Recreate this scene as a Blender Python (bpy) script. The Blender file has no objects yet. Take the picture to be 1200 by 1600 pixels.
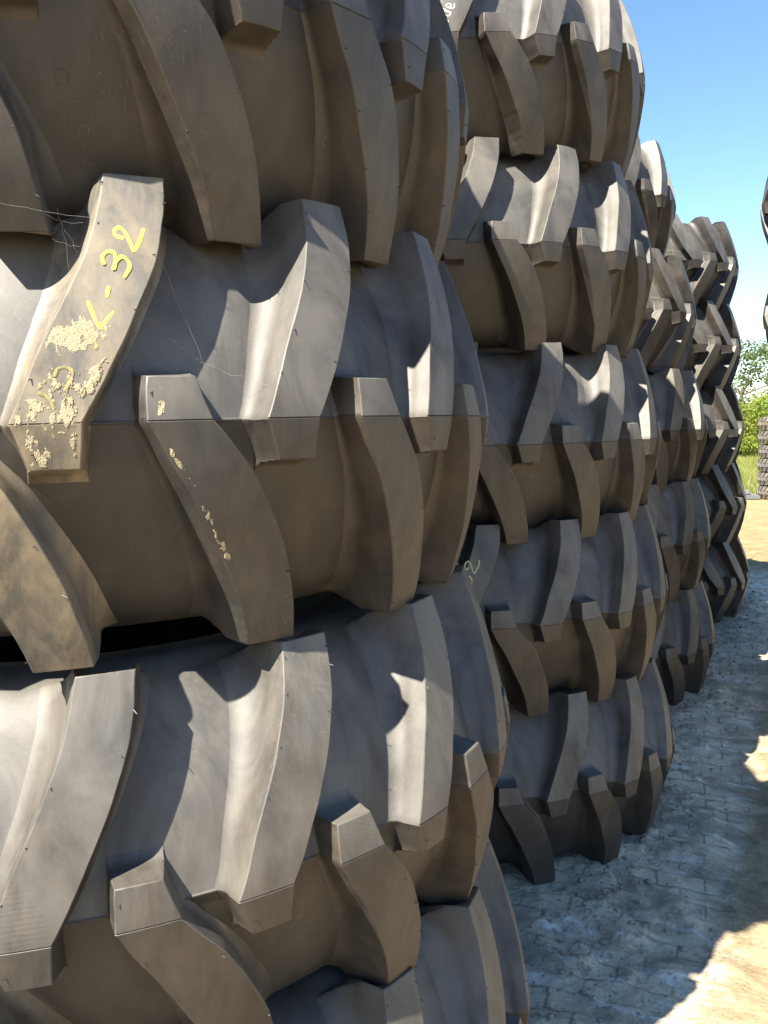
import bpy, bmesh, math, random
import numpy as np
from mathutils import Vector, Matrix, noise
R_ = math.radians
random.seed(7)
rng = np.random.default_rng(11)
scn = bpy.context.scene
col = scn.collection

# ------------------------------------------------------------------ camera
cam_d = bpy.data.cameras.new("camera")
cam = bpy.data.objects.new("camera", cam_d)
col.objects.link(cam)
cam_d.sensor_width = 36.0
cam_d.lens = 1401.0 / 1600.0 * 36.0
cam_d.clip_start = 0.05
cam_d.clip_end = 3000.0
fw = Vector((-0.43757873, 0.8938094, -0.0981306)).normalized()
rt = Vector((0.89814425, 0.43970092, 0.0))
rt = (rt - fw * rt.dot(fw)).normalized()
up = rt.cross(fw)
ROLL = 0.0210
cr, sr = math.cos(ROLL), math.sin(ROLL)
rx = rt * cr - up * sr
ux = rt * sr + up * cr
cam.matrix_world = Matrix(((rx.x, ux.x, -fw.x, 0), (rx.y, ux.y, -fw.y, 0), (rx.z, ux.z, -fw.z, 0), (0, 0, 0, 1)))
scn.camera = cam

# ------------------------------------------------------------------ light
SUN_EL = R_(51.5)
sun_h = Vector((-0.245, -0.9695))          # horizontal direction towards the sun
sun_h.normalize()
sun_dir = Vector((sun_h.x * math.cos(SUN_EL), sun_h.y * math.cos(SUN_EL), math.sin(SUN_EL)))
world = bpy.data.worlds.new("World")
scn.world = world
world.use_nodes = True
wn = world.node_tree
wn.nodes.clear()
sky = wn.nodes.new("ShaderNodeTexSky")
sky.sky_type = 'NISHITA'
sky.sun_disc = False
sky.sun_elevation = SUN_EL
sky.sun_rotation = math.atan2(sun_dir.x, sun_dir.y)
sky.altitude = 0
sky.air_density = 1.0
sky.dust_density = 0.0
sky.ozone_density = 3.0
bg = wn.nodes.new("ShaderNodeBackground")
bg.inputs[1].default_value = 0.072
wo = wn.nodes.new("ShaderNodeOutputWorld")
hs = wn.nodes.new('ShaderNodeHueSaturation')
hs.inputs['Saturation'].default_value = 1.10
wn.links.new(sky.outputs[0], hs.inputs['Color'])
wn.links.new(hs.outputs[0], bg.inputs[0])
wn.links.new(bg.outputs[0], wo.inputs[0])
sd = bpy.data.lights.new("sun", 'SUN')
sd.energy = 5.0
sd.angle = R_(0.53)
sd.color = (1.0, 0.93, 0.80)
sun = bpy.data.objects.new("sun", sd)
col.objects.link(sun)
sun.rotation_euler = sun_dir.to_track_quat('Z', 'Y').to_euler()
scn.view_settings.view_transform = 'Standard'
scn.view_settings.look = 'None'
scn.view_settings.gamma = 1.0
scn.view_settings.exposure = 1.88
scn.render.engine = 'CYCLES'
scn.cycles.max_bounces = 10
scn.cycles.diffuse_bounces = 6
scn.cycles.glossy_bounces = 4

GZ = -1.63        # ground height (the camera is the origin)

# ------------------------------------------------------------------ helpers
def tag(o, label=None, cat=None, group=None, kind=None):
    if label: o["label"] = label
    if cat: o["category"] = cat
    if group: o["group"] = group
    if kind: o["kind"] = kind
    return o

def mesh_np(name, verts, faces_flat, sizes, mats, mat_idx=None, smooth=False):
    me = bpy.data.meshes.new(name)
    verts = np.asarray(verts, dtype=np.float32)
    faces_flat = np.asarray(faces_flat, dtype=np.int32)
    sizes = np.asarray(sizes, dtype=np.int32)
    me.vertices.add(len(verts)); me.vertices.foreach_set("co", verts.ravel())
    me.loops.add(len(faces_flat)); me.loops.foreach_set("vertex_index", faces_flat)
    me.polygons.add(len(sizes))
    st = np.zeros(len(sizes), dtype=np.int32); st[1:] = np.cumsum(sizes)[:-1]
    me.polygons.foreach_set("loop_start", st)
    for m in mats: me.materials.append(m)
    if mat_idx is not None: me.polygons.foreach_set("material_index", np.asarray(mat_idx, dtype=np.int32))
    if smooth: me.polygons.foreach_set("use_smooth", np.ones(len(sizes), dtype=bool))
    me.update(calc_edges=True)
    me.validate()
    return me

def grid_faces(nu, nv, close_u=False, flip=False):
    F = []
    for i in range(nu if close_u else nu - 1):
        i2 = (i + 1) % nu
        for j in range(nv - 1):
            q = (i * nv + j, i2 * nv + j, i2 * nv + j + 1, i * nv + j + 1)
            F.append(q[::-1] if flip else q)
    return F

def pyd(name, verts, faces, mats, smooth=True):
    me = bpy.data.meshes.new(name)
    me.from_pydata([tuple(v) for v in verts], [], faces)
    for m in mats: me.materials.append(m)
    if smooth:
        me.polygons.foreach_set("use_smooth", [True] * len(me.polygons))
    me.update()
    return me

def link(name, me, parent=None):
    o = bpy.data.objects.new(name, me)
    col.objects.link(o)
    if parent is not None: o.parent = parent
    return o

# ------------------------------------------------------------------ materials
def new_mat(name):
    m = bpy.data.materials.new(name); m.use_nodes = True
    nt = m.node_tree; nt.nodes.clear()
    out = nt.nodes.new("ShaderNodeOutputMaterial")
    b = nt.nodes.new("ShaderNodeBsdfPrincipled")
    nt.links.new(b.outputs[0], out.inputs[0])
    return m, nt, b

class NT:
    def __init__(s, nt): s.nt = nt
    def n(s, typ, **kw):
        x = s.nt.nodes.new(typ)
        for k, v in kw.items():
            if k.startswith("i_"):
                key = k[2:]
                key = int(key) if key.isdigit() else key.replace("_", " ")
                if hasattr(v, "is_linked") or isinstance(v, bpy.types.NodeSocket): s.nt.links.new(v, x.inputs[key])
                else: x.inputs[key].default_value = v
            else: setattr(x, k, v)
        return x
    def noise(s, vec, scale, detail=4, rough=.55, dist=0.0):
        x = s.n("ShaderNodeTexNoise", i_Scale=scale, i_Detail=detail, i_Roughness=rough, i_Distortion=dist)
        s.nt.links.new(vec, x.inputs["Vector"]); return x.outputs["Fac"]
    def ramp(s, fac, a, b, c0=(0, 0, 0, 1), c1=(1, 1, 1, 1)):
        if a > b: a, b, c0, c1 = b, a, c1, c0
        x = s.n("ShaderNodeValToRGB"); s.nt.links.new(fac, x.inputs[0])
        e = x.color_ramp.elements; e[0].position = a; e[1].position = b; e[0].color = c0; e[1].color = c1
        return x.outputs[0]
    def step(s, v, a, b):
        x = s.n("ShaderNodeMapRange", interpolation_type='SMOOTHSTEP')
        s.nt.links.new(v, x.inputs[0]); x.inputs[1].default_value = a; x.inputs[2].default_value = b
        return x.outputs[0]
    def mix(s, fac, a, b, blend='MIX'):
        x = s.n("ShaderNodeMix", data_type='RGBA', blend_type=blend)
        for idx, v in ((0, fac), (6, a), (7, b)):
            if isinstance(v, bpy.types.NodeSocket): s.nt.links.new(v, x.inputs[idx])
            elif isinstance(v, (int, float)): x.inputs[idx].default_value = v
            else: x.inputs[idx].default_value = (*v, 1) if len(v) == 3 else v
        return x.outputs[2]
    def math(s, op, a, b=None, clamp=False):
        x = s.n("ShaderNodeMath", operation=op, use_clamp=clamp)
        for i, v in enumerate((a, b)):
            if v is None: continue
            if isinstance(v, bpy.types.NodeSocket): s.nt.links.new(v, x.inputs[i])
            else: x.inputs[i].default_value = v
        return x.outputs[0]
    def mapping(s, vec, sc=(1, 1, 1), rot=(0, 0, 0), loc=(0, 0, 0)):
        x = s.n("ShaderNodeMapping"); s.nt.links.new(vec, x.inputs[0])
        x.inputs["Scale"].default_value = sc; x.inputs["Rotation"].default_value = rot; x.inputs["Location"].default_value = loc
        return x.outputs[0]
    def bump(s, h, strength, dist, normal=None):
        x = s.n("ShaderNodeBump", i_Strength=strength, i_Distance=dist); s.nt.links.new(h, x.inputs["Height"])
        if normal is not None: s.nt.links.new(normal, x.inputs["Normal"])
        return x.outputs[0]

def rubber(name, base=(.019, .017, .0155), dust=.0, hatch=True):
    m, nt, b = new_mat(name); N = NT(nt)
    pos = N.n("ShaderNodeNewGeometry").outputs["Position"]
    big = N.noise(pos, 2.3, 3, .5)
    streak = N.noise(N.mapping(pos, (14, 14, 1.6)), 1.0, 5, .6, .6)
    mid = N.noise(pos, 11, 6, .62, .4)
    fine = N.noise(pos, 140, 3, .6)
    warm = tuple(x * y for x, y in zip(base, (1.22, 1.05, .85)))
    cool = tuple(x * y for x, y in zip(base, (.80, .92, 1.1)))
    c = N.mix(N.ramp(big, .38, .62), cool, warm)
    c = N.mix(N.math('MULTIPLY', N.ramp(streak, .45, .75), .45), c, (.070, .062, .053))
    c = N.mix(N.math('MULTIPLY', N.ramp(mid, .48, .75), .38), c, (.066, .057, .047))
    c = N.mix(N.math('MULTIPLY', N.ramp(N.noise(N.mapping(pos, (1, 1, .6)), 5.5, 8, .7, 1.2), .53, .60), .35), c, (.017, .016, .016))
    # pale dust tone on upward faces, painted in to brighten the sunlit upper halves
    sepn = N.n("ShaderNodeSeparateXYZ"); nt.links.new(N.n("ShaderNodeNewGeometry").outputs["Normal"], sepn.inputs[0])
    dust_sun_lift = N.math('MULTIPLY', N.step(sepn.outputs[2], -.02, .20), N.ramp(N.noise(N.mapping(pos, (1, 1, .5)), 7.0, 7, .65, .8), .30, .62))
    c = N.mix(N.math('MULTIPLY', dust_sun_lift, .80), c, (.118, .111, .099))
    speck = N.n("ShaderNodeTexVoronoi", i_Scale=70.0); nt.links.new(pos, speck.inputs["Vector"])
    sp = N.math('MULTIPLY', N.ramp(speck.outputs["Distance"], .035, .02), N.ramp(N.noise(pos, 5, 2), .50, .62))
    c = N.mix(N.math('MULTIPLY', sp, .8), c, (.30, .27, .20))
    # thin pale scuffs
    sc = N.noise(N.mapping(pos, (30, 30, 7), (.5, .3, .2)), 1.0, 2, .5, 2.5)
    scm = N.math('MULTIPLY', N.ramp(N.math('ABSOLUTE', N.math('SUBTRACT', sc, .5)), .006, .0), N.ramp(N.noise(pos, 3.7, 2), .52, .66))
    c = N.mix(N.math('MULTIPLY', scm, .35), c, (.24, .21, .17))
    if dust:
        dn = N.noise(N.mapping(pos, (1, 1, .45)), 16, 8, .7, .3)
        c = N.mix(N.math('MULTIPLY', N.ramp(dn, .40, .66), dust), c, (.30, .235, .15))
    nt.links.new(c, b.inputs["Base Color"])
    r = N.math('ADD', N.math('MULTIPLY', mid, .14), .45)
    r = N.math('ADD', r, N.math('MULTIPLY', streak, .12))
    nt.links.new(r, b.inputs["Roughness"])
    b.inputs["Specular IOR Level"].default_value = .62
    nrm = N.bump(fine, .10, .0012)
    nrm = N.bump(mid, .10, .003, nrm)
    if hatch:
        w = N.n("ShaderNodeTexWave", wave_type='BANDS', bands_direction='Z', i_Scale=60.0, i_Distortion=2.5, i_Detail=2.0, i_Detail_Scale=2.0)
        nt.links.new(N.mapping(pos, (1, 1, 1), (.75, .5, 0)), w.inputs["Vector"])
        hm = N.ramp(N.noise(pos, 5.5, 2), .60, .70)
        nrm = N.bump(N.math('MULTIPLY', w.outputs["Fac"], hm), .10, .0016, nrm)
    nt.links.new(nrm, b.inputs["Normal"])
    return m

M = {}
M['rubber'] = rubber("rubber", hatch=False)
M['lug'] = rubber("lug_rubber", (.021, .0185, .017), .10)
M['lug_end'] = rubber("dusty_lug_end", (.22, .15, .085), .85, False)
M['lug_sandy'] = rubber("sandy_lug_rubber", (.065, .060, .048), .62)
M['pin'] = new_mat("vent_pin_rubber")[0]
M['pin'].node_tree.nodes["Principled BSDF"].inputs["Base Color"].default_value = (.02, .02, .022, 1)

def plain(name, c, rough=.6, c2=None, scale=20, bump=0.0, bd=.002):
    m, nt, b = new_mat(name); N = NT(nt)
    b.inputs["Roughness"].default_value = rough
    pos = N.n("ShaderNodeNewGeometry").outputs["Position"]
    nz = N.noise(pos, scale, 5, .6)
    nt.links.new(N.mix(N.ramp(nz, .35, .65), c, c2 or tuple(x * .7 for x in c)), b.inputs["Base Color"])
    if bump: nt.links.new(N.bump(nz, bump, bd), b.inputs["Normal"])
    return m
M['yellow'] = plain("yellow_paint", (.85, .78, .10), .55, (.75, .66, .06), 60)
M['faint_yellow'] = plain("worn_yellow_paint", (.34, .28, .09), .7, (.14, .12, .06), 90)
M['pale_yellow'] = plain("pale_yellow_chalk", (.55, .60, .25), .8, (.30, .34, .16), 150)
M['chalk'] = plain("white_chalk", (.85, .85, .82), .8, (.6, .6, .58), 120)
M['caked'] = plain("caked_sand", (.38, .325, .215), .95, (.27, .22, .135), 260, .8, .002)
M['web'] = plain("cobweb", (.42, .40, .36), .6)
M['inner'] = plain("inner_liner_rubber", (.02, .02, .02), .6)

# ------------------------------------------------------------------ tyre geometry
R = 0.91
ZE = 0.335
def ro(z):
    a = abs(z)
    return R - .12 * a - .42 * a * a
def depth(z): return .052 + .066 * (abs(z) / .33) ** 1.5
ZC = .245
def rb(z):
    a = abs(z)
    if a <= ZC: return ro(a) - depth(a)
    if a >= .312: return .655
    for k in range(len(SHO) - 1):
        if SHO[k][1] <= a <= SHO[k + 1][1]:
            u = (a - SHO[k][1]) / max(1e-9, SHO[k + 1][1] - SHO[k][1])
            return SHO[k][0] + (SHO[k + 1][0] - SHO[k][0]) * u
    return .655
def shoulder():
    r0 = ro(ZC) - depth(ZC)
    P0 = (r0, ZC); P1 = (r0 - .584 * .032, ZC + .032); P2 = (.655 + .055, .312); P3 = (.655, .312)
    out = []
    for k in range(27):
        t = k / 26; q = 1 - t
        out.append(tuple(q**3 * P0[i] + 3 * q * q * t * P1[i] + 3 * q * t * t * P2[i] + t**3 * P3[i] for i in (0, 1)))
    return out
SHO = []
SHO = shoulder()
def carcass_profile():
    P = []
    # sidewall and bead, lower side to upper side, outer surface
    half = []
    for z in np.linspace(.004, ZC, 14): half.append((rb(z), z))
    half += SHO[1:]
    half += [(.62, .311), (.56, .300), (.50, .270), (.455, .225), (.425, .195), (.406, .175), (.402, .15), (.415, .135)]
    inner = [(.45, .16), (.50, .225), (.58, .262), (.66, .262), (.70, .23), (.735, .15), (.75, 0)]
    seam = [(rb(0) - .0, .0025), (rb(0) + .0022, .0010), (rb(0) + .0022, -.0010), (rb(0), -.0025)]
    top = list(reversed(half + inner))
    bot = [(r, -z) for r, z in half + inner[:-1]]
    return top + seam + bot
def build_carcass():
    prof = carcass_profile(); n = len(prof); S = 288
    V = []
    for i in range(S):
        a = 2 * math.pi * i / S
        for r, z in prof: V.append((r * math.cos(a), r * math.sin(a), z))
    F = []
    for i in range(S):
        i2 = (i + 1) % S
        for j in range(n):
            j2 = (j + 1) % n
            F.append((i * n + j, i * n + j2, i2 * n + j2, i2 * n + j))
    me = pyd("carcass", V, F, [M['rubber']])
    me.set_sharp_from_angle(angle=R_(38))
    return me

def interp(tab, z):
    zs = [p[0] for p in tab]; vs = [p[1] for p in tab]
    # smooth cubic (Catmull) interpolation
    if z <= zs[0]: return vs[0]
    if z >= zs[-1]: return vs[-1]
    for i in range(len(zs) - 1):
        if zs[i] <= z <= zs[i + 1]:
            t = (z - zs[i]) / (zs[i + 1] - zs[i])
            def sl(k):
                if k == 0: return (vs[1] - vs[0]) / (zs[1] - zs[0])
                if k == len(zs) - 1: return (vs[-1] - vs[-2]) / (zs[-1] - zs[-2])
                return (vs[k + 1] - vs[k - 1]) / (zs[k + 1] - zs[k - 1])
            h = zs[i + 1] - zs[i]
            m0 = sl(i) * h; m1 = sl(i + 1) * h
            return ((2*t**3 - 3*t*t + 1) * vs[i] + (t**3 - 2*t*t + t) * m0 + (-2*t**3 + 3*t*t) * vs[i+1] + (t**3 - t*t) * m1)
ZT = .058
UP_L = [(0, -.046), (.06, -.018), (.1, .002), (.18, .048), (.26, .086), (ZE, .108)]
UP_R = [(0, .046), (.07, .090), (.13, .126), (.21, .168), (.28, .193), (ZE, .203)]
LO_L = [(0, -.047), (.045, -.022), (.09, .008), (.18, .060), (.26, .103), (ZE, .132)]
LO_R = [(0, .047), (.04, .082), (.08, .118), (.19, .180), (.26, .205), (ZE, .225)]

def lug_mesh(name, tl, tr, tipL, tipR, flip, hid, FL, FR):
    """tl/tr: angular position (rad) of the left and right top edge against z; tip beyond the seam at z<0"""
    secs = []
    def section(z, L, Rr, dtop=0.0):
        lp0 = side_prof(z, dtop, FL); rp0 = side_prof(z, dtop, FR); base_r = ro(z)
        def clampd(dd): return max(dd, dtop)
        lp = [(L * R - x, clampd(y)) for x, y in reversed(lp0)]
        tp = [(L * R + (Rr - L) * R * (k / 5), dtop) for k in range(1, 5)]
        rp = [(Rr * R + x, clampd(y)) for x, y in rp0]
        return [(s_, base_r - d_, z) for s_, d_ in lp + tp + rp]
    def side_prof(z, dtop, FF):
        D = ro(z) - rb(z) + .0015
        base_r = ro(z)
        pts = []
        f = FF[0] + FF[1] * (min(abs(z), .30) / .33) ** 1.3
        draft = R_(11)
        Dd = max(D - dtop, 0.0008)
        D45 = min(D, .145)
        if z < 0: f *= max(.22, 1 + z * 1.25 / ZT)
        T = f * math.tan((math.pi / 2 - draft) / 2)
        lim = D45 * .72 / math.cos(draft)
        if T > lim: f *= lim / T; T = lim
        # side profile measured from the top edge outwards: (dx, depth)
        side = []
        corner_dx = D * math.tan(draft) if D <= .145 else .145 * math.tan(draft)
        side.append((0.0, 0.0)); side.append((.0017, .0014)); 
        Lf = D / math.cos(draft) if D <= .145 else .145 / math.cos(draft)
        p0 = Lf - T
        for t in (.2, .5, .8): side.append((math.sin(draft) * p0 * t + .0014, math.cos(draft) * p0 * t + .0014))
        ax = math.sin(draft) * p0; ay = math.cos(draft) * p0
        # arc from flank direction to horizontal
        d0 = draft; 
        nst = 9
        cx = ax + f * math.cos(d0); cy = ay - f * math.sin(d0)
        for k in range(nst + 1):
            a = (math.pi - (-d0)) if False else None
            u = k / nst
            ang = math.pi + (-d0) + 0  # start direction placeholder
            # centre (cx,cy) with depth downwards positive
            th0 = math.atan2(ay - cy, ax - cx); th1 = math.pi / 2 - .10
            th = th0 + (th1 - th0) * u
            side.append((cx + f * math.cos(th), cy + f * math.sin(th)))
        # skirt slightly under the carcass
        lx, ly = side[-1]
        side.append((lx + .020, ly + .004))
        # deepen towards the sidewall if the carcass falls away
        if D > .145: side = [(x, y if y < .10 else y + (D - .145) * min(1, (y - .10) / .04)) for x, y in side]
        return side
    # tip (beyond the seam): end face then top
    zt = -ZT
    Dt = ro(zt) - rb(zt)
    tipw = []
    for t, dz in ((1.04, .019), (1.0, .0135), (.94, .0085), (.8, .0058), (.5, .0036), (.2, .0016), (.02, .0006), (0, -.0006)):
        secs.append(section(zt - dz, tipL, tipR, Dt * t))
    for z in (-.044, -.030, -.018, -.006):
        u = (z - zt) / ZT
        secs.append(section(z, tipL + (tl[0][1] - tipL) * u, tipR + (tr[0][1] - tipR) * u))
    secs.append(section(-.0013, tl[0][1] - .0005, tr[0][1] - .0005))
    secs.append(section(0.0, tl[0][1], tr[0][1], .0022))
    secs.append(section(.0013, tl[0][1], tr[0][1]))
    zs = list(np.linspace(.012, .20, 14)) + list(np.linspace(.20, ZE - .004, 48))[1:] + [ZE - .0012]
    for z in zs: secs.append(section(z, interp(tl, z), interp(tr, z)))
    secs.append(section(ZE, interp(tl, ZE) + .001, interp(tr, ZE) - .001, .0014))
    n = len(secs[0]); V = []; sg = -1 if flip else 1
    for s in secs:
        for (s_, r_, z_) in s:
            wv = noise.noise(Vector((z_ * 16, hid * 3.7, 0))) * .0022 + noise.noise(Vector((z_ * 70, s_ * 30, hid * 1.3))) * .0006
            r_ += noise.noise(Vector((z_ * 14, s_ * 14, hid * 5.1))) * .0018 if r_ > ro(z_) - .03 else 0
            if r_ < .775: z_ = min(z_, .335 - (.775 - r_) * .55)
            a = (s_ + wv) / R
            V.append((r_ * math.cos(a), r_ * math.sin(a), z_ * sg))
    F = []; MI = []
    for i in range(len(secs) - 1):
        for j in range(n - 1):
            q = (i * n + j, i * n + j + 1, (i + 1) * n + j + 1, (i + 1) * n + j)
            F.append(q if sg > 0 else q[::-1]); MI.append(0)
    # end cap
    base = (len(secs) - 1) * n
    cap = [base + j for j in range(n)]
    # add inner chord points to close the cap towards the sidewall
    a0 = secs[-1][0][0] / R; a1 = secs[-1][-1][0] / R
    extra = []
    for a in np.linspace(a1, a0, 6):
        extra.append(len(V)); V.append((.62 * math.cos(a), .62 * math.sin(a), (.25) * sg))
    face = cap + extra
    F.append(face if sg > 0 else face[::-1]); MI.append(1)
    # vent pins along both top edges
    r2 = random.Random(hid)
    def pin(z, a, out):
        if r2.random() < .3: return
        r = ro(z); c = Vector((r * math.cos(a), r * math.sin(a), z * sg))
        nrm = Vector((math.cos(a), math.sin(a), 0)); tan = Vector((-math.sin(a), math.cos(a), 0))
        d = (nrm * .7 + tan * out * r2.uniform(.2, 1.2) + Vector((0, 0, r2.uniform(-.8, .3)))).normalized()
        e1 = d.cross(Vector((0, 0, 1))).normalized(); e2 = d.cross(e1)
        ln = r2.uniform(.003, .007); w = .0009
        b0 = len(V)
        for q in range(4):
            an = q * math.pi / 2; V.append(tuple(c - d * .002 + (e1 * math.cos(an) + e2 * math.sin(an)) * w))
        for q in range(4):
            an = q * math.pi / 2; V.append(tuple(c + d * ln + (e1 * math.cos(an) + e2 * math.sin(an)) * w * .7))
        for q in range(4):
            F.append((b0 + q, b0 + (q + 1) % 4, b0 + 4 + (q + 1) % 4, b0 + 4 + q)); MI.append(2)
        F.append((b0 + 4, b0 + 5, b0 + 6, b0 + 7)); MI.append(2)
    for z in (.06, .13, .20, .27, .315):
        pin(z + r2.uniform(-.008, .008), interp(tl, z) + .003, -1)
        pin(z + .02 + r2.uniform(-.008, .008) if z < .3 else z, interp(tr, z) - .003 + (.008 if z < .3 else 0), 1)
    pin(-.038, tipL + .005, -1)
    me = pyd(name, V, F, [M['lug'], M['lug_end'], M['pin']])
    me.polygons.foreach_set("material_index", MI)
    me.set_sharp_from_angle(angle=R_(33))
    me.update()
    return me

carc_me = build_carcass()
UPM = [lug_mesh("tread_lug_mesh", UP_L, UP_R, -.024, .040, False, 3 + i, (.026, .050), (.012, .030)) for i in range(5)]
LOM = [lug_mesh("tread_lug_mesh", LO_L, LO_R, -.043, .026, True, 13 + i, (.012, .036), (.020, .045)) for i in range(5)]
NL = 17
PIT = 2 * math.pi / NL

def tyre(cx, cy, h, tilt, phase, flip, label, group, sandy=()):
    """phase: world angle of the seam centre of one upper lug. flip: the tyre lies the other way up"""
    t = bpy.data.objects.new("tractor_tyre", None)
    col.objects.link(t)
    t.empty_display_size = .3
    nz = Vector((-tilt[0], -tilt[1], 1)).normalized()
    Q = Vector((0, 0, 1)).rotation_difference(nz).to_matrix().to_4x4()
    B = Matrix.Rotation(math.pi, 4, 'X') if flip else Matrix.Identity(4)
    t.matrix_world = Matrix.Translation((cx, cy, h)) @ Q @ Matrix.Rotation(phase, 4, 'Z') @ B
    tag(t, label, "tyre", group)
    link("carcass", carc_me, t)
    lugs = {}
    LK = int(abs(cx * 37 + h * 91))
    for i in range(NL):
        a = i * PIT
        u = link("tread_lug", UPM[(i * 3 + LK) % 5], t); u.rotation_euler = (0, 0, a)
        l = link("tread_lug", LOM[(i * 2 + LK) % 5], t); l.rotation_euler = (0, 0, a + PIT / 2)
        lugs[('u', i)] = u; lugs[('l', i)] = l
    return t, lugs

LEAN = (0.0, 0.0)
G1 = "tyres in the nearest stack on the left"
G2 = "tyres in the second stack of the left row"
G3 = "tyres in the third stack of the left row"
G4 = "tyres in the fourth stack of the left row"
G5 = "tyres in the stack at the right edge"
T = {}
def add(key, cx, cy, h, tilt, ph, flip, label, group):
    T[key] = tyre(cx, cy, h, tilt, ph, flip, label, group)

add((0, 1), -1.425, 1.55, -1.300, (.01, .01), -.80, False, "large black tractor tyre lying on the ground at the bottom of the nearest stack", G1)
add((0, 2), -1.457, 1.525, -.670, (.023, .028), -.585, False, "black tractor tyre in the nearest stack, directly below the one with yellow writing", G1)
add((0, 3), -1.488, 1.497, -.006, (.019, -.004), -.828, False, "black tractor tyre at eye level in the nearest stack, yellow writing on one sandy lug", G1)
add((0, 4), -1.516, 1.471, .597, (.015, .018), -.45, False, "black tractor tyre in the nearest stack, directly above the one with yellow writing", G1)
add((0, 5), -1.43, 1.33, 1.215, (.01, .01), -.70, False, "topmost black tractor tyre of the nearest stack, cut off by the upper edge", G1)
add((1, 1), -1.406, 3.538, -1.297, (.001, -.016), -.805, False, "black tractor tyre lying on the grey ground at the bottom of the second stack", G2)
add((1, 2), -1.435, 3.512, -.679, (.006, .002), -.787, False, "second tractor tyre from the ground in the second stack, thin yellow 32 on a lug", G2)
add((1, 3), -1.463, 3.486, -.071, (-.003, .007), -.830, False, "middle black tractor tyre of the second stack, ragged sunlit patches on its upper half", G2)
add((1, 4), -1.493, 3.459, .570, (-.003, .004), -.690, False, "fourth black tractor tyre up in the second stack, just under the one with white handwriting", G2)
add((1, 5), -1.523, 3.432, 1.210, (.034, .064), -.665, False, "topmost black tractor tyre of the second stack, with white handwriting on a lug", G2)
add((2, 1), -1.450, 5.513, -1.312, (0, 0), -.43, False, "bottom black tractor tyre of the third stack, standing wholly in shade on the ground", G3)
add((2, 2), -1.479, 5.487, -.694, (0, 0), -.43, False, "second tractor tyre from the ground in the third stack, wholly in shade", G3)
add((2, 3), -1.508, 5.461, -.068, (0, 0), -.50, False, "middle tractor tyre of the third stack, dark and shaded under a sunlit one", G3)
add((2, 4), -1.575, 5.433, .572, (0, 0), -.45, True, "fourth tractor tyre up in the third stack, sunlit on its upper half", G3)
add((2, 5), -1.70, 5.46, 1.215, (.0, .0), -.60, False, "topmost tractor tyre of the third stack, outlined against the blue sky", G3)
add((3, 1), -1.418, 7.797, -1.318, (0, 0), -.43, True, "bottom tractor tyre of the far fourth stack, nearly black in the shade", G4)
add((3, 2), -1.448, 7.771, -.705, (0, 0), -.55, True, "second tractor tyre from the ground in the far fourth stack, nearly black in the shade", G4)
add((3, 3), -1.475, 7.746, -.100, (0, 0), -.46, True, "middle tractor tyre of the far fourth stack, dark with one small sunlit patch", G4)
add((3, 4), -1.505, 7.718, .540, (0, 0), -.53, True, "fourth tractor tyre up in the far fourth stack, half in sun", G4)
add((3, 5), -1.533, 7.693, 1.160, (0, .01), -.55, True, "topmost grey sunlit tractor tyre of the far fourth stack, against the sky", G4)
# opposite row: one stack, only its left rim reaches into the picture
RX, RY = .545, 5.9
for i, (dx, ph, lab) in enumerate([(.26, .1, "bottom tractor tyre of the stack beyond the right edge of the picture"),
        (.19, .3, "second tractor tyre from the ground in the stack beyond the right edge of the picture"),
        (.12, .0, "middle tractor tyre of the stack beyond the right edge of the picture"),
        (.025, .17, "tractor tyre at the right edge, just below the topmost one against the sky"),
        (.0, .05, "topmost tractor tyre at the right edge, against the blue sky above the far trees")]):
    add((9, i + 1), RX + dx, RY, -1.30 + .625 * i, (0, 0), ph, False, lab, G5)

# ------------------------------------------------------------------ writing on the lugs
def nearest_lug(key, th, side='u'):
    t, lugs = T[key]
    best = None
    M_ = t.matrix_world
    for (s, i), o in lugs.items():
        if s != side: continue
        a = i * PIT + (0 if s == 'u' else PIT / 2)
        v = M_.to_3x3() @ Vector((math.cos(a + (.08)), math.sin(a + .08), 0))
        d = abs((math.atan2(v.y, v.x) - th + math.pi) % (2 * math.pi) - math.pi)
        if best is None or d < best[0]: best = (d, o, a)
    return best[1], best[2]
def smooth_path(p, sub=6):
    out = []
    n = len(p)
    if n < 3: return [tuple(p[0][k] + (p[1][k] - p[0][k]) * i / 8 for k in (0, 1)) for i in range(9)]
    for i in range(n - 1):
        a = p[max(i - 1, 0)]; b = p[i]; c = p[i + 1]; d = p[min(i + 2, n - 1)]
        for k in range(sub):
            t = k / sub
            out.append(tuple(.5 * (2*b[q] + (c[q]-a[q])*t + (2*a[q]-5*b[q]+4*c[q]-d[q])*t*t + (3*b[q]-a[q]-3*c[q]+d[q])*t**3) for q in (0, 1)))
    out.append(p[-1])
    return out
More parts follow.
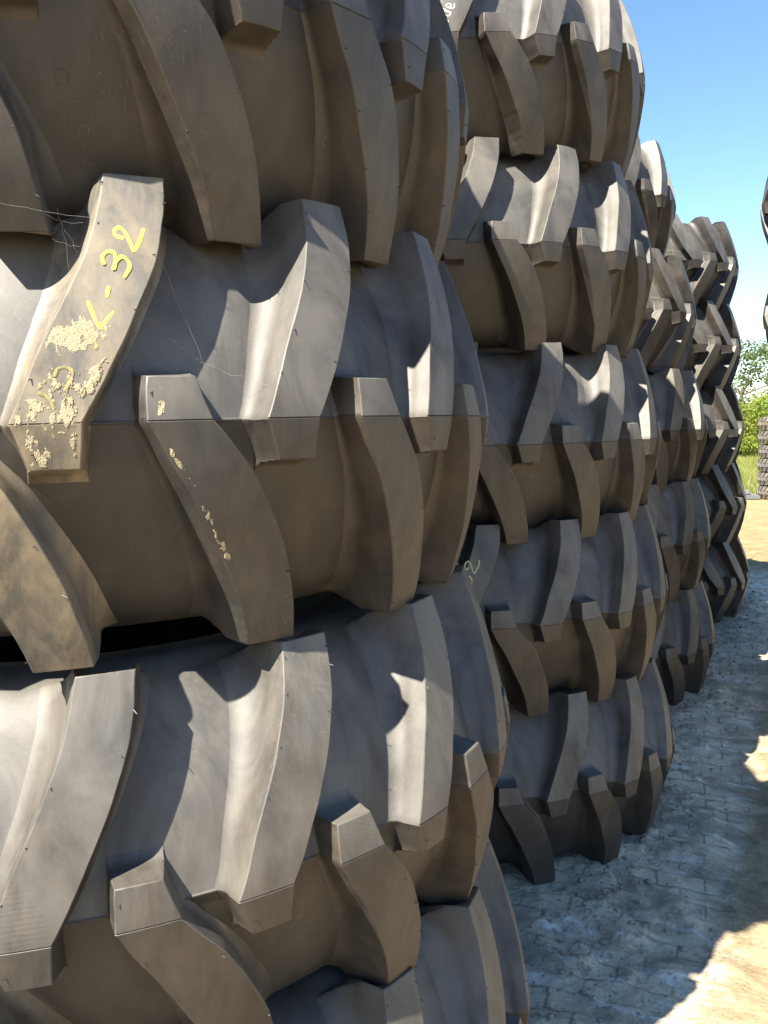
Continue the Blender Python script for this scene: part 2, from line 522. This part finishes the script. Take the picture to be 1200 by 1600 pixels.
def write(key, strokes, width, mat, th_ref, name="painted_writing", sub=6):
    """strokes in tyre surface coordinates (world angle, height above the tyre's middle)"""
    t, lugs = T[key]
    lug, a_l = nearest_lug(key, th_ref)
    inv = (t.matrix_world @ Matrix.Rotation(a_l, 4, 'Z')).inverted()
    cx, cy, hh = t.matrix_world.translation
    V = []; F = []
    rr = random.Random(3)
    for st in strokes:
        pts = []
        P0 = smooth_path(st, sub) if sub > 1 else st
        for th, z in P0:
            r = ro(z); w = Vector((cx + r * math.cos(th), cy + r * math.sin(th), hh + z))
            l = inv @ w
            a = math.atan2(l.y, l.x)
            pts.append((a * R, l.z))
        n = len(pts); b0 = len(V)
        for i, (s, z) in enumerate(pts):
            s0, z0 = pts[max(i - 1, 0)]; s1, z1 = pts[min(i + 1, n - 1)]
            dx, dz = s1 - s0, z1 - z0; L = math.hypot(dx, dz) or 1
            nx, nz_ = -dz / L, dx / L
            w = width * (.5 + .08 * math.sin(i * .5)) * (.6 if i in (0, n - 1) else 1)
            for q in (-1, 0, 1):
                ss, zz = s + nx * w * q, z + nz_ * w * q
                r = ro(zz) + (.0009 if q == 0 else .0005)
                V.append((r * math.cos(ss / R), r * math.sin(ss / R), zz))
        for i in range(n - 1):
            for q in (0, 1):
                F.append((b0 + i * 3 + q, b0 + i * 3 + q + 1, b0 + (i + 1) * 3 + q + 1, b0 + (i + 1) * 3 + q))
    me = pyd(name, V, F, [mat])
    bm = bmesh.new(); bm.from_mesh(me)
    for f in bm.faces:
        c = f.calc_center_median()
        if f.normal.dot(Vector((c.x, c.y, 0))) < 0: f.normal_flip()
    bm.to_mesh(me); bm.free()
    return link(name, me, lug)
two = [(-0.703, 0.258), (-0.715, 0.260), (-0.717, 0.267), (-0.708, 0.272), (-0.701, 0.266), (-0.694, 0.251), (-0.690, 0.241), (-0.679, 0.257), (-0.671, 0.273)]
three = [(-0.736, 0.220), (-0.738, 0.230), (-0.729, 0.238), (-0.720, 0.236), (-0.719, 0.226), (-0.723, 0.214), (-0.718, 0.225), (-0.709, 0.232), (-0.701, 0.227), (-0.699, 0.218), (-0.709, 0.203)]
dash = [(-0.732, 0.191), (-0.736, 0.176)]
ell = [(-0.763, 0.171), (-0.756, 0.151), (-0.749, 0.135)]
ell2 = [(-0.749, 0.135), (-0.738, 0.147), (-0.728, 0.158)]
write((0, 3), [two, three, dash, ell, ell2], .0046, M['yellow'], -.75)
for st in ([(-0.769, 0.120), (-0.761, 0.122), (-0.755, 0.114), (-0.757, 0.108)], [(-0.837, 0.053), (-0.827, 0.050), (-0.820, 0.042), (-0.817, 0.033)],
               [(-0.814, 0.073), (-0.809, 0.083), (-0.798, 0.085), (-0.790, 0.080), (-0.792, 0.070), (-0.801, 0.056)]):
    write((0, 3), [st], .0038, M['faint_yellow'], -.75, "worn_writing")
write((1, 2), [[(-1.093, 0.202), (-1.102, 0.196), (-1.108, 0.207), (-1.102, 0.218), (-1.092, 0.221), (-1.084, 0.209), (-1.074, 0.184), (-1.062, 0.197), (-1.052, 0.214), (-1.053, 0.225)],
               [(-1.129, 0.169), (-1.120, 0.180), (-1.109, 0.183), (-1.104, 0.172), (-1.109, 0.161), (-1.101, 0.172), (-1.090, 0.173), (-1.084, 0.162), (-1.085, 0.153), (-1.091, 0.147)]], .0048, M['pale_yellow'], -1.08)
write((1, 5), [[(-1.022, 0.043), (-1.013, 0.042), (-1.011, 0.050), (-1.019, 0.053), (-1.027, 0.049), (-1.025, 0.043), (-1.013, 0.039), (-1.002, 0.041), (-0.999, 0.047), (-0.999, 0.054)],
               [(-1.047, 0.042), (-1.029, 0.033), (-1.010, 0.025)], [(-1.018, 0.027), (-1.031, 0.029), (-1.034, 0.023), (-1.027, 0.015), (-1.017, 0.017), (-1.014, 0.025)],
               [(-1.043, 0.011), (-1.032, 0.005), (-1.020, -0.002)], [(-1.050, -0.012), (-1.041, -0.006), (-1.039, -0.015), (-1.039, -0.027)]], .0030, M['chalk'], -1.02)

# ------------------------------------------------------------------ caked sand on three lugs of the eye level tyre
def sand_patch(key, th_ref, side, blobs, thresh=.0, sg=1, mat=None, seed=0):
    t, lugs = T[key]
    lug, a_l = nearest_lug(key, th_ref, side)
    tl, tr = (UP_L, UP_R) if side == 'u' else (LO_L, LO_R)
    nu, nv = 120, 460
    V = np.zeros((nv, nu, 3)); H = np.zeros((nv, nu))
    for j in range(nv):
        z = -ZT + .004 + (ZE + ZT - .01) * j / (nv - 1)
        if z < 0:
            q = (z + ZT) / ZT
            tL, tR = (-.024, .040) if side == 'u' else (-.043, .026)
            L = tL + (tl[0][1] - tL) * q; Rr = tR + (tr[0][1] - tR) * q
        else: L = interp(tl, z); Rr = interp(tr, z)
        for i in range(nu):
            u = .02 + .96 * i / (nu - 1)
            a = L + (Rr - L) * u; s = a * R
            m = -1.2
            for (bu, bz, su, sz, w) in blobs:
                e = ((u - bu) / su) ** 2 + ((z - bz) / sz) ** 2
                m = max(m, w - e * .9)
            nz = noise.fractal(Vector((s * 130 + seed, z * 75, 1.7)), .6, 2.0, 7) * .9
            g = noise.noise(Vector((s * 420, z * 420, 3.1)))
            g2 = noise.noise(Vector((s * 900, z * 900, 7.1)))
            hgt = m + nz
            H[j, i] = hgt
            r = ro(z) + min(.0005, max(0, hgt) * .002) + max(0, g) * .0006 + max(0, g2) * .0005 + .0002
            if hgt <= 0: r = ro(z) - .0006
            V[j, i] = (r * math.cos(a), r * math.sin(a), z * sg)
    idx = -np.ones(nv * nu, int); F = []
    Vf = V.reshape(-1, 3); Hf = H.ravel()
    for j in range(nv - 1):
        for i in range(nu - 1):
            q = [j * nu + i, j * nu + i + 1, (j + 1) * nu + i + 1, (j + 1) * nu + i]
            if max(Hf[k] for k in q) > 0: F.append(q if sg > 0 else q[::-1])
    used = sorted({k for f in F for k in f}); mp = {k: n for n, k in enumerate(used)}
    me = pyd("caked_sand", Vf[used], [tuple(mp[k] for k in f) for f in F], [M['caked']], smooth=False)
    o = link("caked_sand", me, lug); o['kind'] = 'stuff'
    ms = lug.data.copy(); ms.materials[0] = mat or M['lug_sandy']; lug.data = ms
    return o
sand_patch((0, 3), -.75, 'u', [(.36, .112, .36, .020, .95), (.84, .055, .14, .035, .22), (.25, .012, .30, .04, .08), (.68, .012, .20, .028, .40), (.9, -.02, .08, .03, .25), (.22, -.040, .28, .026, .30), (.5, .03, .55, .07, -.08)])
sand_patch((0, 3), -.57, 'l', [(.20, -.015, .12, .014, .35), (.08, .06, .05, .05, .05), (.07, .13, .06, .03, .35), (.06, .175, .06, .035, .35)], sg=-1, seed=9, mat=M['lug'])

lg, _a = nearest_lug((0, 3), -.93, 'l')
ms = lg.data.copy(); ms.materials[0] = M['lug_sandy']; lg.data = ms
# small raised mould ring on the panel of the tyre above
def ring(key, th, z, r0=.0095, r1=.0011):
    t, _ = T[key]
    inv = t.matrix_world.inverted(); c = t.matrix_world.translation
    V = []; F = []; n, k = 28, 6
    for i in range(n):
        a = 2 * math.pi * i / n
        for j in range(k):
            b = 2 * math.pi * j / k
            rr = r0 + r1 * math.cos(b); s = rr * math.cos(a); zz = z + rr * math.sin(a)
            r = rb(zz) + r1 * .6 * math.sin(b)
            V.append(tuple(inv @ Vector((c.x + r * math.cos(th + s / R), c.y + r * math.sin(th + s / R), c.z + zz))))
    for i in range(n):
        for j in range(k): F.append((i * k + j, ((i + 1) % n) * k + j, ((i + 1) % n) * k + (j + 1) % k, i * k + (j + 1) % k))
    link("mould_ring", pyd("mould_ring", V, F, [M['rubber']]), t)
ring((0, 4), -.735, -.135)
ring((0, 3), -.52, .19, .006)
# ------------------------------------------------------------------ cobwebs: thin sagging threads spun between lugs
def web(key, anchors, label, rad=.00013):
    t, _ = T[key]
    cx, cy, hh = t.matrix_world.translation
    V = []; F = []
    for a, b, sag in anchors:
        def W(p): 
            r = ro(min(abs(p[1]), .33)) + p[2]
            return Vector((cx + r * math.cos(p[0]), cy + r * math.sin(p[0]), hh + p[1]))
        A, B = W(a), W(b); n = 14; b0 = len(V)
        for i in range(n + 1):
            u = i / n; c = A.lerp(B, u) + Vector((0, 0, -sag * 4 * u * (1 - u))) + Vector((noise.noise(A * 3 + Vector((u * 6, 0, 0))), noise.noise(B * 5 + Vector((0, u * 6, 0))), noise.noise(A * 7 + Vector((0, 0, u * 7))))) * .004
            d = (B - A).normalized(); e1 = d.cross(Vector((.3, .2, 1))).normalized(); e2 = d.cross(e1)
            for q in range(3):
                an = q * 2.0944; V.append(tuple(c + (e1 * math.cos(an) + e2 * math.sin(an)) * rad))
        for i in range(n):
            for q in range(3):
                F.append((b0 + i * 3 + q, b0 + i * 3 + (q + 1) % 3, b0 + (i + 1) * 3 + (q + 1) % 3, b0 + (i + 1) * 3 + q))
    me = pyd("cobweb", V, F, [M['web']], False)
    o = link("cobweb", me)
    tag(o, label, "cobweb", "cobwebs on the tyres")
web((0, 3), [((-.90, .30, .01), (-.70, .285, -.01), .004), ((-.86, .31, .0), (-.76, .28, -.02), .01), ((-.80, .30, -.02), (-.78, .20, -.05), .0), ((-.79, .27, -.02), (-.77, .24, -.04), .0), ((-.81, .26, -.03), (-.765, .25, -.03), .004)],
    "wispy grey cobweb strung beside the top of the lug with yellow writing")
web((0, 3), [((-.655, .25, -.01), (-.58, .09, -.05), .0), ((-.635, .13, -.05), (-.58, .095, -.05), .003), ((-.58, .095, -.05), (-.45, .055, -.005), .003), ((-.60, .12, -.05), (-.59, .08, -.06), 0)],
    "long cobweb thread slanting across the panel right of the yellow writing")
web((0, 4), [((-.20, .10, -.05), (-.21, -.09, -.06), .0), ((-.21, -.05, -.06), (-.12, -.08, -.05), .004), ((-.21, -.08, -.06), (-.24, -.16, -.06), .003), ((-.20, .02, -.05), (-.15, .0, -.05), 0)],
    "cobweb hanging on the panel of the tyre above the yellow writing")

# ------------------------------------------------------------------ ground
def ground_mat():
    m, nt, b = new_mat("dusty_paver_ground"); N = NT(nt)
    pos = N.n("ShaderNodeNewGeometry").outputs["Position"]
    big = N.noise(pos, .9, 4, .6); mid = N.noise(pos, 6, 8, .65, .3); fine = N.noise(pos, 60, 6, .7)
    wob = N.n("ShaderNodeMix", data_type='VECTOR'); wob.inputs[0].default_value = .06
    nz = N.n("ShaderNodeTexNoise", i_Scale=3.0, i_Detail=3.0); nt.links.new(pos, nz.inputs["Vector"])
    nt.links.new(pos, wob.inputs[4]); nt.links.new(nz.outputs["Color"], wob.inputs[5])
    br = N.n("ShaderNodeTexBrick", i_Scale=1.0, i_Mortar_Size=.006, i_Mortar_Smooth=.5, i_Bias=0.0, i_Brick_Width=.16, i_Row_Height=.082)
    br.inputs["Color1"].default_value = (.68, .56, .39, 1); br.inputs["Color2"].default_value = (.80, .67, .48, 1); br.inputs["Mortar"].default_value = (.34, .285, .205, 1)
    nt.links.new(N.mapping(wob.outputs[1], (1, 1, 1), (0, 0, -.12)), br.inputs["Vector"])
    c = N.mix(N.ramp(mid, .42, .58), br.outputs["Color"], (.72, .60, .43))
    c = N.mix(N.math('MULTIPLY', N.ramp(fine, .45, .75), .45), c, (.44, .365, .26))
    pale = N.ramp(N.noise(N.mapping(pos, (1, 2.4, 1)), 4.6, 10, .72, .8), .53, .60)
    c = N.mix(N.math('MULTIPLY', pale, .75), c, (.92, .86, .75))
    crust = N.noise(N.mapping(pos, (1, 1.3, 1)), 2.6, 9, .75, .5)
    cm = N.ramp(crust, .50, .60)
    c = N.mix(N.math('MULTIPLY', cm, .8), c, N.mix(N.ramp(fine, .35, .65), (.68, .57, .41), (.50, .415, .295)))
    # sandy yard further off
    sep = N.n("ShaderNodeSeparateXYZ"); nt.links.new(pos, sep.inputs[0])
    far = N.step(N.math('ADD', sep.outputs[1], N.math('MULTIPLY', big, 2.0)), 10.2, 11.4)
    sand = N.mix(N.ramp(mid, .35, .65), (.34, .245, .125), (.28, .20, .10))
    c = N.mix(far, c, sand)
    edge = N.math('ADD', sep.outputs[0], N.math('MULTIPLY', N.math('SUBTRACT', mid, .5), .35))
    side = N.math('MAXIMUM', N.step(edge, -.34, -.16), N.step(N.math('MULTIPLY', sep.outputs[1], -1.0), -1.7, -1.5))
    c = N.mix(side, c, N.mix(N.ramp(fine, .35, .65), (.44, .335, .20), (.37, .28, .165)))  # sun and shade painted into the colour: yellower where lit, paler in stack shade
    gr = N.step(N.math('ADD', sep.outputs[1], N.math('MULTIPLY', big, 1.2)), 19.9, 20.5)
    c = N.mix(gr, c, N.mix(N.ramp(mid, .3, .7), (.20, .22, .05), (.34, .30, .12)))
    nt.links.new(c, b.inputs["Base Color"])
    b.inputs["Roughness"].default_value = .92
    b.inputs["Specular IOR Level"].default_value = .25
    n1 = N.bump(br.outputs["Fac"], -.5, .005)
    n1.node.inputs["Height"]
    nrm = N.bump(mid, .8, .035, n1)
    nrm = N.bump(fine, .9, .012, nrm)
    nrm = N.bump(pale, .5, .006, nrm)
    nrm = N.bump(N.math('MULTIPLY', cm, N.math('ADD', fine, .4)), .7, .012, nrm)
    vor = N.n("ShaderNodeTexVoronoi", i_Scale=34.0); nt.links.new(pos, vor.inputs["Vector"])
    nrm = N.bump(N.math('MULTIPLY', N.ramp(vor.outputs["Distance"], .0, .35, (1, 1, 1, 1), (0, 0, 0, 1)), N.ramp(mid, .48, .60)), .5, .008, nrm)
    nt.links.new(nrm, b.inputs["Normal"])
    return m
M['ground'] = ground_mat()
def axis(lo, hi, step, far, grow):
    a = list(np.arange(lo, hi + 1e-6, step)); s = step; x = hi
    while x < far: s *= grow; x += s; a.append(x)
    s = step; x = lo; pre = []
    while x > -far: s *= grow; x -= s; pre.append(x)
    return np.array(pre[::-1] + a)
xs = axis(-2.2, 1.6, .022, 500, 1.22); ys = axis(1.6, 11.0, .026, 500, 1.16)
def gh(x, y):
    v = Vector((x, y, 0))
    d = math.hypot(x, y)
    a = noise.fractal(v * 1.1, 1, 2, 3) * .012
    if -4 < x < 4 and -1 < y < 22:
        n1 = noise.fractal(v * 7.0, .9, 2, 4)
        a += max(0, n1) * .020 + noise.noise(v * 23) * .004
        # trodden earth pushed up beside the row of stacks
        e = math.exp(-((x + .58) / .26) ** 2)
        rg = 1 - abs(noise.fractal(v * 6 + Vector((9, 3, 0)), .8, 2.1, 5)) * 2.2
        a += e * max(0, rg) ** 2 * .016
        a += e * (.010 + .022 * max(0, noise.fractal(v * 9 + Vector((5, 0, 0)), .7, 2, 5)))
    return a
V = np.zeros((len(xs) * len(ys), 3), np.float32); k = 0
for x in xs:
    for y in ys:
        V[k] = (x, y, GZ + gh(float(x), float(y))); k += 1
nx_, ny_ = len(xs), len(ys)
I, J = np.meshgrid(np.arange(nx_ - 1), np.arange(ny_ - 1), indexing='ij')
q = np.stack([I * ny_ + J, (I + 1) * ny_ + J, (I + 1) * ny_ + J + 1, I * ny_ + J + 1], -1).reshape(-1)
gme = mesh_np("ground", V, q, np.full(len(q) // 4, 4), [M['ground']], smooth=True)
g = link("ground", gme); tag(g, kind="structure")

# clods and grit
def clods():
    base = bmesh.new(); bmesh.ops.create_icosphere(base, subdivisions=1, radius=1)
    bv = np.array([v.co[:] for v in base.verts]); bf = [[v.index for v in f.verts] for f in base.faces]; base.free()
    Vs = []; Fs = []; n = 0
    for i in range(4200):
        if i % 10 < 9: x = random.gauss(-.64, .12); y = random.uniform(1.8, 9.5)
        else: x = random.uniform(-.9, 1.3); y = random.uniform(1.6, 10)
        s = min(.016, random.lognormvariate(-5.6, .55))
        vv = bv * (1 + rng.uniform(-.28, .28, bv.shape)) * s * np.array([random.uniform(.7, 1.5), random.uniform(.7, 1.5), random.uniform(.4, .8)])
        vv = vv + np.array([x, y, GZ + gh(x, y) + s * .2])
        Vs.append(vv); Fs += [[a + n for a in f] for f in bf]; n += len(bv)
    Vs = np.concatenate(Vs); Ff = np.array(Fs).ravel()
    me = mesh_np("dirt_clods", Vs, Ff, np.full(len(Fs), 3), [plain("dirt_clod", (.36, .31, .25), .95, (.24, .20, .16), 30)])
    tag(link("dirt_clods", me), "small crumbs of dry grey dirt scattered beside the stacks", "dirt", kind="stuff")
clods()

# ------------------------------------------------------------------ vegetation
def leaf_mat(name, c1, c2, c3=None):
    m, nt, b = new_mat(name); N = NT(nt)
    pos = N.n("ShaderNodeNewGeometry").outputs["Position"]
    c = N.mix(N.ramp(N.noise(pos, 1.3, 3), .35, .65), c1, c2)
    if c3: c = N.mix(N.ramp(N.noise(pos, .9, 2), .60, .66), c, c3)
    nt.links.new(c, b.inputs["Base Color"]); b.inputs["Roughness"].default_value = .6
    tr = N.n("ShaderNodeBsdfTranslucent"); nt.links.new(c, tr.inputs[0])
    mx = N.n("ShaderNodeMixShader"); mx.inputs[0].default_value = .4
    nt.links.new(b.outputs[0], mx.inputs[1]); nt.links.new(tr.outputs[0], mx.inputs[2])
    nt.links.new(mx.outputs[0], [n for n in nt.nodes if n.type == 'OUTPUT_MATERIAL'][0].inputs[0])
    return m
M['leaf'] = leaf_mat("tree_leaves", (.075, .115, .035), (.115, .15, .055))
M['bush'] = leaf_mat("bush_leaves", (.16, .23, .025), (.25, .29, .04), (.30, .17, .07))
M['grass'] = leaf_mat("grass_blades", (.20, .25, .04), (.34, .32, .12))
M['bark'] = plain("bark", (.13, .10, .075), .9, (.07, .055, .04), 12, .5, .02)
def leaves(centres, radii, per, size, mat, name):
    Vs = []; 
    for c, r in zip(centres, radii):
        n = int(per * r[0] * r[2])
        d = rng.normal(size=(n, 3)); d /= np.linalg.norm(d, axis=1)[:, None]
        p = np.array(c) + d * np.array(r) * (rng.uniform(.25, 1, n) ** .5)[:, None]
        a = rng.normal(size=(n, 3)); a /= np.linalg.norm(a, axis=1)[:, None]
        b_ = np.cross(a, rng.normal(size=(n, 3))); b_ /= np.linalg.norm(b_, axis=1)[:, None]
        s = size * rng.uniform(.6, 1.4, n)[:, None]
        Vs.append(np.stack([p - a * s, p + b_ * s * .45, p + a * s, p - b_ * s * .45], 1).reshape(-1, 3))
    V = np.concatenate(Vs); n = len(V) // 4
    return mesh_np(name, V, np.arange(4 * n), np.full(n, 4), [mat])
def limb(V, F, a, b, r0, r1, n=7):
    a = Vector(a); b = Vector(b); d = (b - a).normalized(); e1 = d.cross(Vector((.3, .5, .1))).normalized(); e2 = d.cross(e1)
    b0 = len(V); S = 5
    for i in range(S + 1):
        u = i / S; c = a.lerp(b, u) + e1 * math.sin(u * 3 + a.x) * r0 * .6
        for q in range(n):
            an = q * 2 * math.pi / n; V.append(tuple(c + (e1 * math.cos(an) + e2 * math.sin(an)) * (r0 + (r1 - r0) * u)))
    for i in range(S):
        for q in range(n): F.append((b0 + i * n + q, b0 + i * n + (q + 1) % n, b0 + (i + 1) * n + (q + 1) % n, b0 + (i + 1) * n + q))
def tree_proto(seed, H, W):
    r = random.Random(seed); V = []; F = []; C = []; Rr = []
    limb(V, F, (0, 0, -.1), (.1, .1, H * .55), .17 * H / 6, .08 * H / 6)
    for k in range(13):
        z0 = H * r.uniform(.22, .55); an = k * 2.4 + r.uniform(-.4, .4)
        rad = W * r.uniform(.45, 1.0); z1 = z0 + H * r.uniform(.08, .38)
        e = (math.cos(an) * rad, math.sin(an) * rad, min(z1, H * .93))
        limb(V, F, (0.05, .05, z0), e, .05 * H / 6, .015)
        for j in range(3):
            s = r.uniform(.45, .85) * W * .42
            C.append((e[0] + r.gauss(0, .25) * W * .4, e[1] + r.gauss(0, .25) * W * .4, e[2] + r.uniform(-.1, .12) * H)); Rr.append((s, s, s * .62))
    C.append((0, 0, H * .88)); Rr.append((W * .3, W * .3, W * .25))
    tr = pyd("trunk", V, F, [M['bark']])
    return tr, leaves(C, Rr, 420, .085, M['leaf'], "crown")
trees = [tree_proto(1, 5.6, 2.7), tree_proto(5, 6.4, 3.0), tree_proto(9, 4.8, 2.4)]
def place_tree(x, y, k, sc, rz, label):
    t = bpy.data.objects.new("broadleaf_tree", None); col.objects.link(t)
    t.location = (x, y, GZ); t.rotation_euler = (0, 0, rz); t.scale = (sc, sc, sc)
    tag(t, label, "tree", "trees beyond the yard")
    link("trunk", trees[k][0], t); link("crown", trees[k][1], t)
for x, y, k, sc, rz, lab in [(-3.9, 51, 0, 1.02, .3, "airy green tree beyond the yard, rising behind the yellow-green bushes between the stacks"),
        (-9.0, 52, 1, 1.0, 1.9, "green tree far behind the left row of tyre stacks"), (3.8, 54, 1, 1.05, 2.6, "green tree far behind the stack at the right edge"),
        (10.5, 51, 2, 1.1, .8, "green tree beyond the yard, out to the right"), (-15, 50, 2, 1.1, 4.0, "green tree beyond the yard, far out to the left"), (-.6, 58, 1, 1.0, 4.9, "farthest green tree, seen through the airy one beyond the bushes")]:
    place_tree(x, y, k, sc, rz, lab)
def bush_proto(seed, W, H):
    r = random.Random(seed); C = []; Rr = []; V = []; F = []
    for k in range(26):
        an = r.uniform(0, 6.28); rad = W * math.sqrt(r.random()) * .8; z = H * r.uniform(.12, .82) * (1 - .35 * rad / W)
        C.append((math.cos(an) * rad, math.sin(an) * rad * .7, z)); s = r.uniform(.25, .5) * H * .5; Rr.append((s, s, s * .75))
        if k < 9: limb(V, F, (0, 0, 0), C[-1], .03, .01, 5)
    return pyd("stems", V, F, [M['bark']]), leaves(C, Rr, 1500, .055, M['bush'], "foliage")
bushes = [bush_proto(2, 1.7, 2.6), bush_proto(4, 1.5, 2.2), bush_proto(6, 1.9, 2.9)]
bl = ["yellow-green bush in the gap between the stacks, left one under the airy tree", "yellow-green bush with reddish tips in the gap between the stacks, under the airy tree", "yellow-green bush directly behind the stack of small block-tread tyres",
      "yellow-green bush behind the far fourth stack", "yellow-green bush well behind the left row of stacks", "yellow-green bush far out left at the field's edge", "yellow-green bush behind the right-edge stack", "yellow-green bush far out right at the field's edge"]
for (x, y, k, sc, rz), lab in zip([(-4.0, 38, 0, 1.1, .2), (-2.2, 38.5, 2, 1.05, 1.4), (-.4, 37.5, 1, 1.15, 2.2), (-6.6, 38.5, 2, 1.0, 3.0), (-9.6, 39.5, 0, 1.1, 4.4), (-13, 39, 1, 1.2, 5.1), (2.9, 39.5, 0, 1.2, .9), (6.4, 39, 2, 1.0, 3.8)], bl):
    t = bpy.data.objects.new("leafy_bush", None); col.objects.link(t)
    t.location = (x, y, GZ); t.rotation_euler = (0, 0, rz); t.scale = (sc,) * 3
    tag(t, lab, "bush", "bushes along the field")
    link("stems", bushes[k][0], t); link("foliage", bushes[k][1], t)
n = 110000
gx = rng.uniform(-13, 8, n); gy = 19.9 + rng.uniform(0, 1, n) ** 1.2 * 20; hgt = rng.uniform(.06, .20, n) * (1 + .8 * (np.sin(gx * 2.1 + gy) > .4)) ; an = rng.uniform(0, 6.28, n)
w = .010; lean = rng.normal(0, .06, (n, 2))
V = np.zeros((n, 3, 3)); V[:, 0] = np.stack([gx - w * np.cos(an), gy - w * np.sin(an), np.full(n, GZ)], 1); V[:, 1] = np.stack([gx + w * np.cos(an), gy + w * np.sin(an), np.full(n, GZ)], 1)
V[:, 2] = np.stack([gx + lean[:, 0], gy + lean[:, 1], GZ + hgt], 1)
gm = mesh_np("field_grass", V.reshape(-1, 3), np.arange(3 * n), np.full(n, 3), [M['grass']])
tag(link("field_grass", gm), "rough yellow-green grass of the field behind the yard", "grass", kind="stuff")

# ------------------------------------------------------------------ stack of small block-tread tyres
def small_tyre_mesh():
    Rs, Hs = .50, .262; S = 26; V = []; F = []
    prof = [(.27, -.08), (.29, -.115), (.40, -.128), (.455, -.115), (.472, -.06), (.472, .06), (.455, .115), (.40, .128), (.29, .115), (.27, .08), (.36, .07), (.40, 0), (.36, -.07)]
    n = len(prof); SS = 78
    for i in range(SS):
        a = 2 * math.pi * i / SS
        for r, z in prof: V.append((r * math.cos(a), r * math.sin(a), z))
    for i in range(SS):
        for j in range(n): F.append((i * n + j, i * n + (j + 1) % n, ((i + 1) % SS) * n + (j + 1) % n, ((i + 1) % SS) * n + j))
    # zigzag blocks
    for i in range(S):
        a0 = 2 * math.pi * i / S
        for row, (z0, z1, sh) in enumerate([(-.122, -.045, 0), (-.035, .035, .5), (.045, .122, 0)]):
            aa = a0 + sh * 2 * math.pi / S; wa = 2 * math.pi / S * .72; sk = .05 * (1 if row != 1 else -1)
            b0 = len(V)
            for r, sc in ((.468, 1.0), (Rs, .88)):
                for (z, s) in ((z0, -sk), (z1, sk)):
                    e = .018 if (abs(z) > .1 and r > .49) else 0
                    for q in (-.5, .5): V.append(((r - e) * math.cos(aa + s + wa * q * sc), (r - e) * math.sin(aa + s + wa * q * sc), z * (1 if r < .49 else .97)))
            F += [(b0 + 4, b0 + 5, b0 + 7, b0 + 6), (b0, b0 + 1, b0 + 5, b0 + 4), (b0 + 3, b0 + 2, b0 + 6, b0 + 7), (b0 + 2, b0, b0 + 4, b0 + 6), (b0 + 1, b0 + 3, b0 + 7, b0 + 5)]
    me = pyd("small_tyre", V, F, [M['oldrubber']], False)
    bm = bmesh.new(); bm.from_mesh(me); bmesh.ops.recalc_face_normals(bm, faces=bm.faces); bm.to_mesh(me); bm.free()
    return me
M['oldrubber'] = rubber("grey_weathered_rubber", (.085, .08, .075), .45, False)
sm = small_tyre_mesh()
names = ["bottom small block-tread tyre of the far stack on the right, on the sand", "second small block-tread tyre from the ground in the far stack on the right", "third small block-tread tyre from the ground in the far stack on the right",
         "fourth small block-tread tyre from the ground in the far stack on the right", "second small block-tread tyre from the top in the far stack on the right", "topmost small block-tread tyre of the far stack, against the bush"]
for i in range(6):
    o = link("small_tyre", sm); o.location = (-.64 + random.uniform(-.015, .015), 19.2, GZ + .135 + .268 * i); o.rotation_euler = (0, 0, i * 1.1)
    tag(o, names[i], "tyre", "small tyres in the far stack on the right")

# concrete slabs on the sand at the field's edge
M['concrete'] = plain("grey_concrete", (.15, .16, .17), .85, (.10, .105, .11), 8, .3, .005)
def slab(x, y, z, L, W, H, rz, lab):
    bm = bmesh.new(); bmesh.ops.create_cube(bm, size=1)
    for v in bm.verts: v.co = Vector((v.co.x * L, v.co.y * W, v.co.z * H))
    bmesh.ops.bevel(bm, geom=bm.edges[:], offset=.012, segments=2, affect='EDGES')
    me = bpy.data.meshes.new("concrete_slab"); bm.to_mesh(me); bm.free(); me.materials.append(M['concrete'])
    o = link("concrete_slab", me); o.location = (x, y, z); o.rotation_euler = (0, 0, rz)
    tag(o, lab, "slab", "slabs at the edge of the field")
slab(-1.42, 19.0, GZ + .045, .62, .5, .08, .25, "lower grey concrete slab lying on the sand at the edge of the grass")
slab(-1.52, 19.1, GZ + .125, .5, .4, .07, .05, "upper grey concrete slab lying askew on another slab at the edge of the grass")
